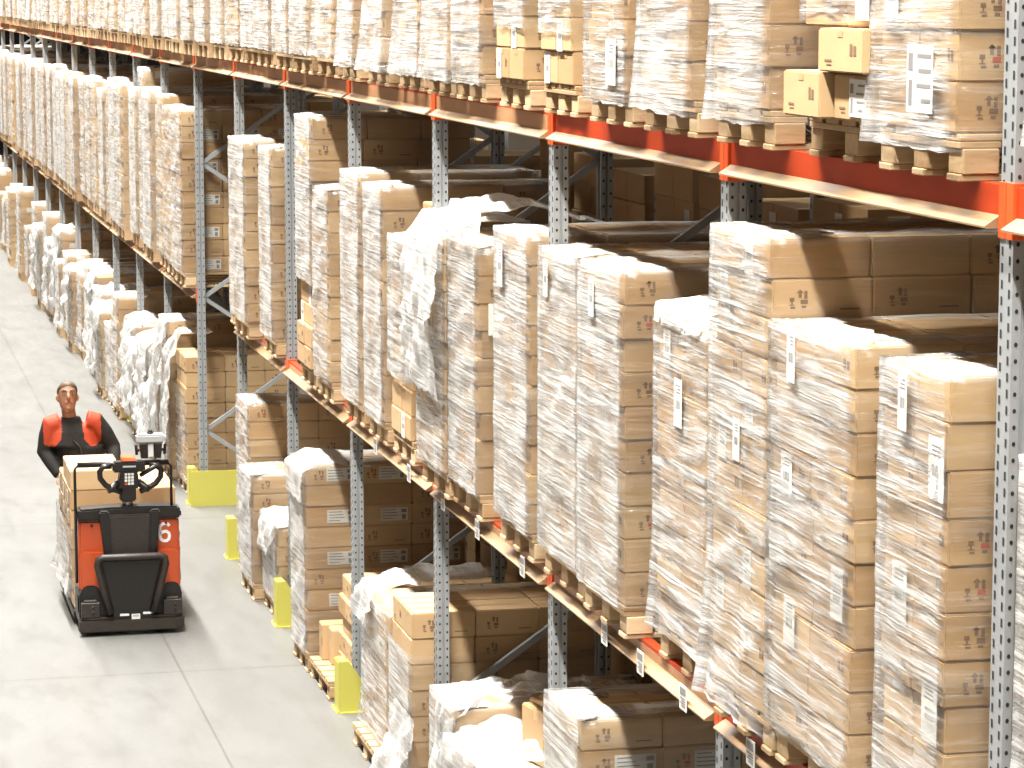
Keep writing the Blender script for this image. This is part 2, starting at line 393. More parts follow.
# ------------------------------------------------------------------ cartons
_ct = {}
def carton_mesh(w, d, h, var):
    """w along Y, d along X; origin in the middle of the bottom"""
    key = (round(w, 3), round(d, 3), round(h, 3), var)
    if key in _ct: return _ct[key]
    w, d, h, var = key
    b = MB(); b.box(-d/2, d/2, -w/2, w/2, .0005, h-.0005)
    me0 = None
    bm = bmesh.new(); me = b.mesh('carton', ['carton', 'ink', 'tape', 'redink']); bm.from_mesh(me)
    bmesh.ops.bevel(bm, geom=bm.edges[:], offset=.006, segments=2, affect='EDGES')
    def quad(pts, m):
        f = bm.faces.new([bm.verts.new(p) for p in pts]); f.material_index = m
    e = .0012
    quad([(-d/2+.006, -.025, h+e*.3), (d/2-.006, -.025, h+e*.3), (d/2-.006, .025, h+e*.3), (-d/2+.006, .025, h+e*.3)], 2)
    quad([(-d/2-e, .025, h*.80), (-d/2-e, -.025, h*.80), (-d/2-e, -.025, h-.008), (-d/2-e, .025, h-.008)][::-1], 2)
    quad([(-d/2+.004, -.0015, h+e*.6), (d/2-.004, -.0015, h+e*.6), (d/2-.004, .0015, h+e*.6), (-d/2+.004, .0015, h+e*.6)], 1)
    if var in (1, 3):
        Y = -w/2 - e; x = -d/2 + .10; s = min(h, .25)*.13
        def q(x0, x1, z0, z1, m=1): quad([(x0, Y, z0), (x1, Y, z0), (x1, Y, z1), (x0, Y, z1)], m)
        zc = h*.5
        q(x, x+.012, zc+s*.3, zc+s*1.6); q(x+.022, x+.034, zc+s*.1, zc+s*1.6)            # arrows
        quad([(x-.009, Y, zc+s*1.2), (x+.021, Y, zc+s*1.2), (x+.006, Y, zc+s*1.9)], 1)
        q(x-.034, x-.016, zc-s*.4, zc+s*.3); q(x-.028, x-.022, zc-s*1.0, zc-s*.4); q(x-.036, x-.014, zc-s*1.15, zc-s*1.0)   # glass
        q(x+.008, x+.036, zc-s*.9, zc-s*.1, 3 if var == 3 else 1); q(x-.03, x-.012, zc-s*1.75, zc-s*1.4); q(x+.012, x+.03, zc-s*1.65, zc-s*1.2)
        q(x+.16, x+.16+min(.1, d*.2), h*.22, h*.22+.006)
    if var in (2, 3):
        X = -d/2 - e
        def q2(y0, y1, z0, z1, m=1): quad([(X, y0, z0), (X, y0, z1), (X, y1, z1), (X, y1, z0)], m)
        q2(-w*.36, -w*.30, h*.40, h*.62); q2(-w*.28, -w*.22, h*.40, h*.66); q2(w*.18, w*.34, h*.24, h*.29); q2(w*.18, w*.30, h*.16, h*.19)
    bm.normal_update(); bm.to_mesh(me); bm.free(); _ct[key] = me; return me
_lb = {}
def label_mesh(face, w, h, kind=0):
    """white printed label standing on a -Y ('s') or -X ('f') face, origin at its middle"""
    key = (face, w, h, kind)
    if key in _lb: return _lb[key]
    b = MB()
    def bx(a0, a1, z0, z1, t, m):
        if face == 's': b.box(a0, a1, -t, -.0002, z0, z1, m)
        else: b.box(-t, -.0002, a0, a1, z0, z1, m)
    bx(-w/2, w/2, -h/2, h/2, .0015, 0)
    rr = random.Random(int(w*1000 + h*77 + kind))
    if w >= h:
        for k in range(4):
            z = h*(.34 - k*.22); bx(-w*.44, -w*.44 + w*rr.uniform(.35, .62), z-h*.03, z+h*.03, .0022, 1)
        bx(w*.26, w*.44, h*.12, h*.38, .0022, 1); bx(w*.28, w*.42, -h*.40, -h*.02, .0022, 1)
    else:
        for k in range(3): bx(-w*.3, w*rr.uniform(.0, .35), h*(.36-.07*k)-h*.012, h*(.36-.07*k)+h*.012, .0022, 1)
        for k in range(7):
            bx(-w*.30+w*.085*k, -w*.30+w*.085*k+w*rr.uniform(.02, .055), -h*.12, h*.06, .0022, 1)
    me = b.mesh('shipping_label', ['paper', 'print']); _lb[key] = me; return me

# ------------------------------------------------------------------ stretch film
def fbm(x, y, z): return noise.noise(Vector((x, y, z)))
def film_mesh(w, d, z0, z1, seed, flare=0., ragged=.010, rows=None, top=.10, amp=1., nf=14, ns=14, lean=0.):
    """a tube of film round a block w (Y) x d (X from 0), from z0 to z1, folded in over the top"""
    rr = random.Random(seed); so = rr.uniform(0, 500); dg = rr.choice((-1, 1))*rr.uniform(.25, .55)
    off = .014; r = .012
    path = []                                     # x, y, outward normal, side
    xa, xb, ya, yb = -off, d+off, -w/2-off, w/2+off
    for k in range(nf): t = k/nf; path.append((xa, yb + (ya-yb)*t, -1, 0, 0))
    for k in range(ns): t = k/ns; path.append((xa + (xb-xa)*t, ya, 0, -1, 1))
    for k in range(4): t = k/4; path.append((xb, ya + (yb-ya)*t, 1, 0, 2))
    for k in range(6): t = k/6; path.append((xb + (xa-xb)*t, yb, 0, 1, 3))
    n = len(path); H = z1 - z0; rows = rows or max(10, int(H/.045))
    us = [0.]
    for k in range(1, n+1): us.append(us[-1] + math.hypot(path[k % n][0]-path[k-1][0], path[k % n][1]-path[k-1][1]))
    verts = []; uvs = []
    rings = rows + 1 + (2 if top else 0)
    for i in range(rings):
        for k in range(n):
            x, y, nx, ny, sd = path[k]; u = us[k]
            cx = (1 if k in (0, nf) else 0)
            if i <= rows:
                v = z0 + H*i/rows
                if i == 0: v += ragged*fbm(u*9, so, 1)*1.6 - ragged*.5
                if i == rows: v += (ragged*.4*fbm(u*7, so, 2) if top else ragged*2*fbm(u*8, so, 2))
                q = v + dg*u
                a = fbm(u*1.7, q*15, so)*.011 + fbm(u*4, q*34, so+9)*.006 + fbm(u*2.2, v*5, so+20)*.010
                a = max(a*amp + .004, -.006)
                edge = 1. if not cx else .35
                a *= edge
                fl = flare*max(0, 1 - (v-z0)/(.42*H+.01))**2*(1 if sd in (0, 1) else .2)*(1+.5*fbm(u*6, so, 4)) if flare else 0
                px, py = x + nx*(a+fl), y + ny*(a+fl)
                if cx: px -= .004 + fl*.7; py += (-.004 if k == nf else .004) - (fl*.7 if k == nf else 0)
                pz = v
            else:
                s = (i - rows)*(.5*top)*(1 + .9*fbm(u*5, so, 7+i))
                px = x + (min(s, .5*d)*(1 if x < d/2 else -1) if sd in (0, 2) or cx else min(s, w*.3)*0)
                py = y + (s*(1 if y < 0 else -1) if sd in (1, 3) or cx else 0)
                pz = z1 + .006 + .012*fbm(u*9, i*3., so) + (.004 if i == rows+1 else .0)
                v = z1 + s
            verts.append((px, py, pz)); uvs.append((u, v))
    me = bpy.data.meshes.new('stretch_film')
    faces = []; fuv = []
    for i in range(rings-1):
        for k in range(n):
            k2 = (k+1) % n
            faces.append((i*n+k, i*n+k2, (i+1)*n+k2, (i+1)*n+k))
            a = [uvs[i*n+k], uvs[i*n+k2], uvs[(i+1)*n+k2], uvs[(i+1)*n+k]]
            if k2 == 0: a[1] = (us[n], a[1][1]); a[2] = (us[n], a[2][1])
            fuv += a
    me.from_pydata(verts, [], faces)
    l = me.uv_layers.new(name='UVMap'); l.data.foreach_set('uv', [c for p in fuv for c in p])
    me.polygons.foreach_set('use_smooth', [True]*len(faces)); me.update()
    return me
def drape_mesh(w, path, seed, amp=.04, nu=26, nv=26, fringe=.04):
    """crumpled sheet of film following a path of (x, z) points, w wide along Y"""
    rr = random.Random(seed); so = rr.uniform(0, 300)
    L = [0.]
    for k in range(1, len(path)): L.append(L[-1] + math.hypot(path[k][0]-path[k-1][0], path[k][1]-path[k-1][1]))
    def at(s):
        for k in range(1, len(path)):
            if s <= L[k] or k == len(path)-1:
                t = (s - L[k-1])/(L[k]-L[k-1]); return path[k-1][0]+(path[k][0]-path[k-1][0])*t, path[k-1][1]+(path[k][1]-path[k-1][1])*t
    vs, uv, fs, fu = [], [], [], []
    for i in range(nv+1):
        for j in range(nu+1):
            s = L[-1]*i/nv; y = -w/2 + w*j/nu
            if i in (0, nv): s = min(max(s + fringe*fbm(j*.9, so, 0), 0.001), L[-1]*1.0)
            x, z = at(s)
            if j in (0, nu): y += fringe*fbm(i*.8, so, 3)
            a = fbm(y*6, s*5, so)*amp + fbm(y*15, s*9, so+5)*amp*.6 + abs(fbm(y*9, s*3, so+8))*amp
            b = fbm(y*8, s*7, so+30)*amp*.8
            vs.append((x - abs(a)*.8, y + b*.6, z + abs(a)*.7 + b*.3)); uv.append((y, s))
    for i in range(nv):
        for j in range(nu):
            q = (i*(nu+1)+j, i*(nu+1)+j+1, (i+1)*(nu+1)+j+1, (i+1)*(nu+1)+j); fs.append(q); fu += [uv[k] for k in q]
    me = bpy.data.meshes.new('loose_film'); me.from_pydata(vs, [], fs)
    l = me.uv_layers.new(name='UVMap'); l.data.foreach_set('uv', [c for p in fu for c in p])
    me.polygons.foreach_set('use_smooth', [True]*len(fs)); me.materials.append(M['film_d']); me.update(); return me

# ------------------------------------------------------------------ loads
seedc = [100]
def cartons(o, w, d, zt, layers, nx, ny, rnd, jit=.008, marks=True, labels='', missing=(), top_all=True, bulge=None):
    """visible cartons of a stack as children of o (front column, near side and top layer)"""
    h = zt/layers; cw, cdp = w/ny, d/nx
    sx = 0.
    for l in range(layers):
        sh = rnd.uniform(-jit, jit); sy = rnd.uniform(-jit, jit)*.7
        n_x = nx if (l % 2 == 0 or nx < 3) else nx
        for ix in range(n_x):
            for iy in range(ny):
                if not (ix == 0 or iy == 0 or (l == layers-1 and top_all)): continue
                if (l, ix, iy) in missing: continue
                var = rnd.choice((1, 1, 3, 2, 0)) if marks else 0
                ww, dd = cw - .003, cdp - .003
                c = put('carton', carton_mesh(ww, dd, h, var), o,
                        (cdp*(ix+.5) + sh + rnd.uniform(-.003, .003), -w/2 + cw*(iy+.5) + sy + rnd.uniform(-.001, .001), l*h), rnd.uniform(-.006, .006))
                if iy == 0 and 's' in labels and l % 2 == 0:
                    q = put('shipping_label', label_mesh('s', min(.2, dd*.55), min(.12, h*.62)), c, (dd*.16, -ww/2-.0016, h*.5)); q['label'] = 'white printed label'
                if ix == 0 and 'f' in labels and (l*7 + iy*3 + int(zt*40)) % 4 == 0:
                    q = put('shipping_label', label_mesh('f', .10, .15, iy), c, (-dd/2-.0016, ww*.22, h*.48)); q['label'] = 'white barcode label'
_far = {}
def far_stack_mesh(w, d, H, layers, ny, seed):
    key = (round(w, 2), round(H, 2), layers, ny, seed)
    if key in _far: return _far[key]
    rr = random.Random(seed); b = MB(); h = H/layers
    for l in range(layers):
        s = rr.uniform(-.012, .012)
        for ix in range(2):
            for iy in range(ny):
                g = .004; x0 = ix*d/2; y0 = -w/2 + iy*w/ny
                b.box(x0+g+s, x0+d/2-g+s, y0+g, y0+w/ny-g, l*h+.001, (l+1)*h-.003, 0)
        if rr.random() < .5: 
            y0 = -w/2 + rr.random()*w*.5
            b.box(s-.004+.004-.0015, s+.0035, y0+.05, y0+.16, l*h+h*.25, l*h+h*.75, 1)
            b.box(.10+s, .22+s, -w/2+.0025, -w/2+.01, l*h+h*.25, l*h+h*.8, 1)
    me = b.mesh('carton_stack', ['carton', 'paper'], .004); _far[key] = me; return me
_farfilm = {}
def load(lev, n, pos, yn, yf, zb, zt, P=.12, style='a', near=True, layers=None, nx=3, ny=2, labels='', flare=0., film=None, jit=.008,
         word=None, drape=None, pal=True, amp=1., wlabels=(), missing=(), palP=None, marks=True, topfold=.22, where=None, pw=None, seed=None, px=False):
    """one pallet and the load on it. yn/yf: near and far edge along the aisle; zb: what the pallet stands on; zt: top of the load"""
    if lev != 'g' and P > .1 and not px: P -= .045
    seedc[0] += 1; sd = seed or seedc[0]; rnd = random.Random(sd)
    w = yf - yn; yc = (yn+yf)/2
    where = where or '%s, %s, %s place' % (SHELF[lev], bayname(n), ('near', 'middle', 'far')[pos] if isinstance(pos, int) else pos)
    g = {'g': 'pallets on the floor', 'm': 'pallets on the middle shelf', 't': 'pallets on the top shelf'}[lev]
    if pal:
        pallet(-((P if lev == 'g' or P < 0 else max(P - .02, .0)) if palP is None else palP)-.01, yc, zb, pw or max(.6, min(w, .8)), near, 'wooden pallet under its load, %s' % where, g)
        zb += PH
    H = zt - zb
    layers = layers or max(2, round(H/.15))
    fm = {'a': 'film_a', 'b': 'film_b', 'c': 'film_c'}.get(style, 'film_b')
    look = word or {'a': 'carton load in cloudy film', 'b': 'carton load in streaky film', 'c': 'carton load in clear film', 'n': 'bare carton stack'}[style]
    nm = 'carton_stack' if style == 'n' else 'wrapped_carton_load'
    lab = '%s, %s' % (look, where)
    gg = {'g': 'carton loads on the floor', 'm': 'carton loads on the middle shelf', 't': 'carton loads on the top shelf'}[lev]
    if near:
        o = thing(nm, lab, 'pallet load', (-P, yc, zb+.001), gg)
        cartons(o, w-.02, PD-.03, H, layers, nx, ny, rnd, jit, marks, labels, missing)
    else:
        v = sd % 5
        o = thing(nm, lab, 'pallet load', (-P, yc, zb+.001), gg)
        put('carton_block', far_stack_mesh(w-.02, PD-.03, H, layers, ny, v), o)
    if style != 'n':
        z0, z1 = film or (-.004 if pal else 0.01, H)
        if near: me = film_mesh(w, PD-.03, z0, z1, sd, flare, top=topfold if z1 >= H-.01 else 0, amp=amp)
        else:
            key = (round(w, 1), round(H, 1), fm, sd % 4)
            if key not in _farfilm: _farfilm[key] = film_mesh(w, PD-.03, z0, z1, sd, flare, rows=14, nf=6, ns=6, top=topfold, amp=1.3)
            me = _farfilm[key]
        if not me.materials: me.materials.append(M[fm])
        put('stretch_film', me, o)
    for li, (face, a, z, lw, lh) in enumerate(wlabels):
        q = put('shipping_label', label_mesh(face, lw, lh), o, (-.026 if li == 0 else -.0098, a, z) if face == 'f' else (a, -w/2-.022, z)); q['label'] = 'white printed label'
    if drape:
        for k, (dw, dy, path, amp_) in enumerate(drape):
            put('loose_film', drape_mesh(dw, path, sd*3+k, amp_), o, (0, dy, 0))
    return o
def pxload(lev, n, pos, xL, xC, ytop, P=.12, **kw):
    if lev != 'g' and P > .1: P -= .045
    zb = {'g': 0, 'm': ZM, 't': ZT}[lev]
    zm = {'g': .8, 'm': 3.0, 't': 4.7}[lev]
    yf, yn = yat(xL, -P, zm), yat(xC, -P, zm)
    zt = zat(ytop, -P, yn) if ytop is not None else kw.pop('ztop')
    yn, yf = max(yn + .015, n*BAY + .03), min(yf - .015, (n+1)*BAY - POSTW - .03)
    if DEBUG: print('LOAD', lev, n, pos, 'w %.2f  y %.2f..%.2f  ztop %.2f  bay %.2f..%.2f' % (yf-yn, yn, yf, zt, n*BAY, (n+1)*BAY-.1))
    return load(lev, n, pos, yn, yf, zb, zt, P, px=True, **kw)
def loose(x, y, z, w, d, h, var, label, group=None, rz=0., lab=None):
    """a carton that nothing binds to its neighbours: x, y = middle of its bottom"""
    o = put('loose_carton', carton_mesh(w, d, h, var), None, (x, y, z), rz)
    if lab:
        q = put('shipping_label', label_mesh(*lab[:3]), o, lab[3]); q['label'] = 'white printed label'
    return tag(o, label, 'carton', group)
LF = lambda H, a=.12: (('f', a, H, .085, .17),)
# ---- middle shelf, near bays (edges and tops measured in the photograph)
pxload('m', 0, 2, 712, 771, 240, P=.13, style='b', flare=.04, labels='f', film=(-.05, 1.79), wlabels=(('f', -.02, 1.0, .08, .16), ('f', .16, 1.5, .07, .14)),
       word='tallest carton load in diagonally streaked film', ny=2)
pxload('m', 0, 1, 771, 855, 348, style='b', labels='', wlabels=(('f', .17, 1.39, .085, .19), ('f', .25, .95, .12, .16), ('f', -.3, .62, .12, .18), ('f', .2, .42, .12, .18), ('s', .20, .98, .07, .17), ('s', .20, .55, .07, .17), ('s', .20, .12, .07, .17)),
       word='carton load, white ticket near its top')
pxload('m', 0, 0, 881, 948, 378, style='b', labels='', wlabels=(('f', .06, 1.38, .075, .19), ('f', -.2, 1.2, .13, .2), ('f', .1, .75, .13, .2), ('f', -.18, .42, .13, .2)), word='carton load with tight cloudy film')
pxload('m', 1, 2, 535, 581, 259, P=.11, style='a', wlabels=(('f', .2, 1.32, .085, .18),), nx=2)
pxload('m', 1, 1, 581, 624, 273, P=.13, style='a', wlabels=(('f', .1, 1.32, .09, .17), ('s', .36, 1.17, .10, .17)), jit=.016, nx=2, word='carton load with brown corner cartons showing')
pxload('m', 1, 0, 657, 712, 337, P=.02, style='b', wlabels=(('f', .0, 1.0, .11, .2), ('f', .22, 1.2, .1, .16)), flare=.02,
       drape=((.66, 0.02, [(.55, 1.40), (.25, 1.41), (-.01, 1.385), (-.022, 1.30)], .016),), word='shorter carton load with a sloping film cap')
pxload('m', 2, 2, 414, 446, 240, P=.15, style='b', labels='f', nx=3,
       drape=((.85, .05, [(.5, 1.40), (.05, 1.42), (-.05, 1.25), (-.07, .8), (-.05, .42)], .05),), word='carton load, loose white film hanging down front')
pxload('m', 2, 1, 450, 479, 250, style='a', jit=.02, wlabels=(('s', .13, .95, .16, .17),),
       drape=((.8, .02, [(.75, 1.42), (.3, 1.55), (.05, 1.50), (-.04, 1.35)], .07),), word='carton load with crumpled film heaped on top')
pxload('m', 2, 0, 497, 531, 237, P=.075, style='a', wlabels=(('f', .2, 1.3, .12, .22),))
pxload('m', 3, 2, 343, 361, 174, style='a')
pxload('m', 3, 1, 366, 384, 188, style='a')
pxload('m', 3, 0, 390, 411, 243, P=.11, style='b', labels='f', jit=.02, film=(.35, 1.21), word='low carton load, bare labelled cartons at foot')
loose(.30, 8.72, zat(243, -.14, 8.40)+.003, .42, .5, .2, 1, 'bare carton lying on top of the low load, middle shelf, fourth bay')
pxload('m', 4, 1, 298, 313, 119, P=.13, style='a', labels='f', film=(.62, 1.8), jit=.018, word='tall narrow load, bare labelled cartons at foot')
pxload('m', 4, 0, 315, 330, 191, P=.13, style='b')
pxload('m', 5, 2, 231, 246, 141, P=.165, style='a')
pxload('m', 5, 0, 261, 273, 149, P=.13, style='a')
load('m', 5, 'farthest', 16.24, 16.66, ZM, 2.80, P=.13, style='n', pw=.42, layers=4, ny=2, nx=3, jit=.004, labels='', word='small bare carton stack jutting out')
load('m', -1, 'far', -1.16, -.29, ZM, 3.56, P=.02, style='b', labels='f', flare=.05, word='carton load cut by picture edge')
# ---- middle shelf, the end of the next block behind the tunnel bay, and on
TOPM = {7: (3.79, 3.78, 3.86), 8: (3.90, 4.10, 3.84), 9: (3.86, 3.90, 3.84)}
rr = random.Random(11)
for n in range(7, NB):
    for p in range(3):
        y0 = n*BAY + .06 + p*.90; t = TOPM.get(n, (0, 0, 0))[p] or 3.76 + rr.uniform(-.05, .08)
        wdt = .56 if (n == 8 and p == 1) else rr.choice((.74, .78, .80))
        load('m', n, p, y0, y0+wdt, ZM, t, P=.12 + rr.uniform(-.02, .05), style=rr.choice('aabbc'), near=n < 8, ny=2,
             labels='s' if (n == 7 and p == 0) else '', word='carton load, labelled side facing open passage' if (n == 7 and p == 0) else None, layers=None)
# ---- top shelf
for (n, p, a, c, P_, st, fl) in ((0, 2, 714, 771, .12, 'a', .02), (0, 0, 876, 960, .12, 'b', .02), (1, 2, 538, 574, .11, 'b', .0), (1, 1, 587, 629, .13, 'b', .0), (1, 0, 641, 694, .13, 'a', .02),
                          (2, 2, 425, 452, .12, 'a', .02), (2, 1, 454, 483, .12, 'a', .0), (2, 0, 497, 527, .085, 'a', .0), (3, 2, 340, 356, .12, 'a', .02), (3, 1, 365, 386, .12, 'a', .04), (3, 0, 396, 421, .04, 'a', .02)):
    bot = {(1, 2): .24, (2, 0): .26}.get((n, p), -.05)
    pxload('t', n, p, a, c, None, P=P_, ztop=5.72, style=st, flare=fl, film=(bot, 1.25), jit=.014,
           wlabels={(0, 0): (('f', -.1, .16, .22, .21), ('f', -.08, .62, .2, .2), ('f', .2, .42, .12, .16)), (1, 1): (('f', -.15, .13, .16, .2),)}.get((n, p), ()),
           labels='f' if (n, p) in ((1, 2), (2, 0)) else '',
           word={(1, 2): 'carton load with its lowest cartons left bare', (2, 0): 'carton load, film ending above labelled cartons'}.get((n, p)))
yn0, yf0 = yat(868, -.12, 4.7), yat(784, -.12, 4.7)
wj = yf0 - yn0
o = load('t', 0, 1, yn0, yf0, ZT, 5.72, P=.04, style='b', layers=8, film=(.335, 1.25), missing=((0, 0, 0), (0, 0, 1), (1, 0, 0), (1, 0, 1)), labels='', wlabels=(('f', -.22, .42, .13, .17),), word='carton load with four loose cartons under its film', topfold=0)
zb0 = ZT + PH + .002; yc0 = (yn0+yf0)/2
loose(.065, yc0+.195, zb0, .38, .40, .158, 2, 'plain bare carton, bottom far one of four below cut film, top shelf, nearest bay', 'bare cartons under cut film on the top shelf')
loose(.11, yc0-.20, zb0, .36, .40, .155, 3, 'bare carton with a white label, bottom near one of four, top shelf, nearest bay', 'bare cartons under cut film on the top shelf', 0, ('f', .16, .125, (-.2016, -.06, .078)))
loose(.22, yc0+.20, zb0+.160, .34, .40, .135, 0, 'set-back bare carton with white label, upper far one of four, top shelf, nearest bay', 'bare cartons under cut film on the top shelf', 0, ('f', .14, .11, (-.2016, -.08, .07)))
loose(.085, yc0-.17, zb0+.160, .44, .42, .148, 3, 'bare carton jutting out, upper near one of four, top shelf, nearest bay', 'bare cartons under cut film on the top shelf')
load('t', -1, 'far', -1.14, -.33, ZT, 5.72, P=.02, style='a', flare=.02, word='carton load cut by picture edge')
rr = random.Random(5)
for n in range(4, 18):
    for p in range(3):
        y0 = n*BAY + .06 + p*.90
        load('t', n, p, y0, y0+rr.choice((.74, .80, .80)), ZT, 5.72, P=.12 + rr.uniform(-.02, .05), style=rr.choice('aabb'), near=n < 6, layers=8, flare=rr.choice((0, 0, .02)), labels='')
# ---- floor, near bays
pxload('g', 1, 2, 547, 582, 723, P=.12, style='a', layers=10, nx=3, labels='s', word='carton load with lit flat top')
yq, yq2 = yat(452, -.16, .6), yat(433, -.16, .6)
load('g', 2, 2, 7.30, 7.95, 0, .93, P=.10, style='a', nx=2, jit=.01, drape=((.50, -.12, [(.9, .80), (.45, .84), (.15, .82), (-.01, .66), (-.03, .3), (-.03, .05)], .09),), word='low load buried under crumpled white film')
load('g', 2, 1, 6.46, 7.22, 0, .78, P=.11, style='a', nx=2, jit=.02, drape=((.8, .05, [(.8, .68), (.4, .72), (.0, .66), (-.04, .45), (-.06, .1)], .09),), word='low load, torn film over open top')
loose(.50, 7.02, .80, .40, .30, .24, 2, 'tilted bare carton poking out of the crumpled film heap near the third upright', None, .5)
loose(.22, 6.62, .795, .36, .07, .30, 0, 'flattened carton standing on edge behind the third upright, lowest shelf', None, .2)
load('g', 4, 0, 11.25, 11.82, PH, .82, P=-.03, pal=False, style='n', layers=5, nx=3, ny=2, jit=.03, word='bare uneven carton stack, unwrapped')
load('g', 3, 1, 9.42, 10.30, 0, 1.02, palP=.155, P=.075, style='b', nx=3, jit=.01, flare=.03, film=(-.10, .87), topfold=.3, drape=((.5, .25, [(.8, 1.0), (.3, .98), (.0, .93), (-.05, .7)], .05),), word='carton load with film sagging at its foot')
load('g', 3, 0, 8.43, 9.05, 0, 1.25, P=.13, style='a', nx=3, jit=.004, film=(-.08, .86), topfold=0, flare=.03, drape=((.62, -.16, [(-.015, .50), (-.04, .3), (-.12, .12), (-.19, -.02), (-.2, -.12)], .06),), word='carton load, bare top cartons above tight film')
pxload('g', 4, 2, 293, 307, 466, P=.13, style='a', labels='s', drape=((.7, 0, [(.5, 1.36), (.1, 1.40), (-.04, 1.33), (-.04, 1.1)], .03),), word='tall load, rows of white side labels')
pallet(-.13, 11.82, 0, .8, True, 'wooden pallet shared by a bare carton stack and two small loose cartons, floor level', 'pallets on the floor')
loose(.12, 12.13, PH+.001, .165, .36, .26, 2, 'far one of two small bare cartons beside the bare stack, floor level')
loose(.16, 11.955, PH+.001, .165, .36, .255, 0, 'near one of two small bare cartons beside the bare stack, floor level')
load('g', 5, 2, 15.66, 16.36, 0, 1.50, P=.06, style='b', labels='', nx=2, word='tall load in streaky film')
load('g', 5, 1, 14.86, 15.56, 0, 1.03, P=.15, style='a', nx=3, word='white-topped carton load in very cloudy film')
load('g', 5, 0, 14.04, 14.74, 0, .74, P=.08, style='a', nx=2, drape=((.75, 0, [(.7, .62), (.3, .66), (0, .62), (-.05, .35)], .07),), word='low load under white film heap')
# ---- floor, beyond the passage
load('g', 7, 0, 20.05, 20.86, 0, 1.36, P=.06, style='c', nx=3, film=(-.04, .86), topfold=0, drape=((.55, .34, [(.35, 1.40), (.05, 1.38), (-.08, 1.15), (-.12, .6), (-.16, .05)], .07),), word='open carton load, torn film trailing down corner')
load('g', 7, 1, 20.98, 21.66, 0, 1.62, P=.12, style='b', nx=3, drape=((.6, -.1, [(.4, 1.46), (.0, 1.48), (-.08, 1.1), (-.14, .5), (-.1, .1)], .08),), word='carton load wrapped in hanging film ribbons')
load('g', 7, 2, 21.8, 22.4, 0, 1.0, P=.14, style='a', near=True, nx=2, drape=((.7, -.1, [(.6, .9), (.1, .9), (-.08, .6), (-.14, .1)], .10),), word='low carton load under slack film')
rr = random.Random(21)
for n in range(8, NB):
    for p in range(3):
        y0 = n*BAY + .06 + p*.90; hgt = {(8, 0): 1.22, (8, 1): 1.0, (9, 0): 1.42, (10, 0): 1.18, (10, 1): 1.3}.get((n, p), rr.uniform(.95, 1.6)); w_ = rr.choice((.74, .78, .80))
        q = rr.random() < .45
        load('g', n, p, y0, y0+w_, 0, hgt, P=.13 + rr.uniform(-.04, .12), style=rr.choice('aaab'), near=n < 10, nx=2, flare=rr.choice((0, .03)),
             drape=((w_, 0, [(.6, hgt-.12), (.2, hgt-.10), (-.03, hgt-.16), (-.07, hgt-.6), (-.1, .15)], .09),) if q and n < 14 else None, word=('carton load under slack white film' if q else None))
bx, by = ground(37, 296)
loose(bx+.15, by+.2, .001, .4, .45, .34, 0, 'bare carton left on the aisle floor beside a far yellow guard')

# ---- rear rack, back to back with the first
RX = FD + .28
for n in range(0, 12):
    upright(n, RX, 6.3, 1 if n < 6 else 0, 'shaded upright frame of the rear rack, behind the %s front upright from the right' % ORD[n+1], 'upright frames of the rear rack')
    for z, nm in ((ZM, 'middle'),):
        if n > 10: continue
        beam(n, z, RX, '', 'beam of the rear rack, %s shelf, %s' % (nm, bayname(n)), 'beams of the rear rack')
        rearbeam(n, z, RX, '', 'far beam of the rear rack, %s shelf, %s' % (nm, bayname(n)), 'far beams of the rear rack')
rr = random.Random(3)
REARFLOOR = ((2, 2), (3, 0), (3, 2), (4, 0), (4, 1), (4, 2), (9, 2))
for n in range(0, 11):
    for p in range(3):
        y0 = n*BAY + .06 + p*.90
        for lev, zb_, lo, hi in (('m', ZM, 3.42, 3.72), ('g', 0, 1.35, 1.75)):
            if lev == 'g' and (n, p) not in REARFLOOR: continue
            load(lev, n, p, y0, y0+.8, zb_, rr.uniform(lo, hi) + (.34 if lev == 'm' and n in (1, 2, 3) else 0), P=-RX + .05, style='n', near=False, layers=9, ny=2, seed=rr.randint(1, 10**6),
                 where='rear rack, %s, %s, %s place' % (SHELF[lev], bayname(n), ('near', 'middle', 'far')[p]), word='shaded cartons')

# ------------------------------------------------------------------ upright guards
for n in range(4, NB+1):
    o = thing('upright_guard', 'yellow steel guard at the foot of the %s upright from the right' % ORD[n+1], 'upright guard', (.045, n*BAY - POSTW/2, 0), 'yellow upright guards')
    b = MB(); ol = [(-.155, 0), (-.155, .345), (-.14, .362), (-.09, .362), (-.01, .24), (.03, .15), (.03, 0)]
    for y in (-.085, .079): b.prism(ol, 1, y, y+.006, 0)
    b.build('cheek_plate', ['yellow'], o, .002)
    b = MB(); b.box(-.162, -.155, -.085, .085, .0, .355); b.box(-.155, -.095, -.079, .079, .355, .362); b.build('front_plate', ['yellow'], o, .002)
    b = MB(); b.box(-.18, .03, -.11, .11, 0, .007); 
    for y in (-.098, .098): b.tube([(-.168, y, .007), (-.168, y, .018)], .009, 6)
    b.build('base_plate', ['yellow'], o)
o = thing('end_barrier', 'wide yellow barrier plate across the rack end beside the open passage', 'barrier', (0, 7*BAY - POSTW - .14, 0))
b = MB(); b.prism([(-.11, .0), (-.11, .33), (-.09, .345), (1.02, .345), (1.02, 0)], 1, -.004, .004); b.build('barrier_plate', ['yellow'], o)
for x in (-.05, .45, .95):
    b = MB(); b.box(x-.04, x+.04, .005, .06, 0, .33); b.build('bracket', ['yellow'], o, .003)
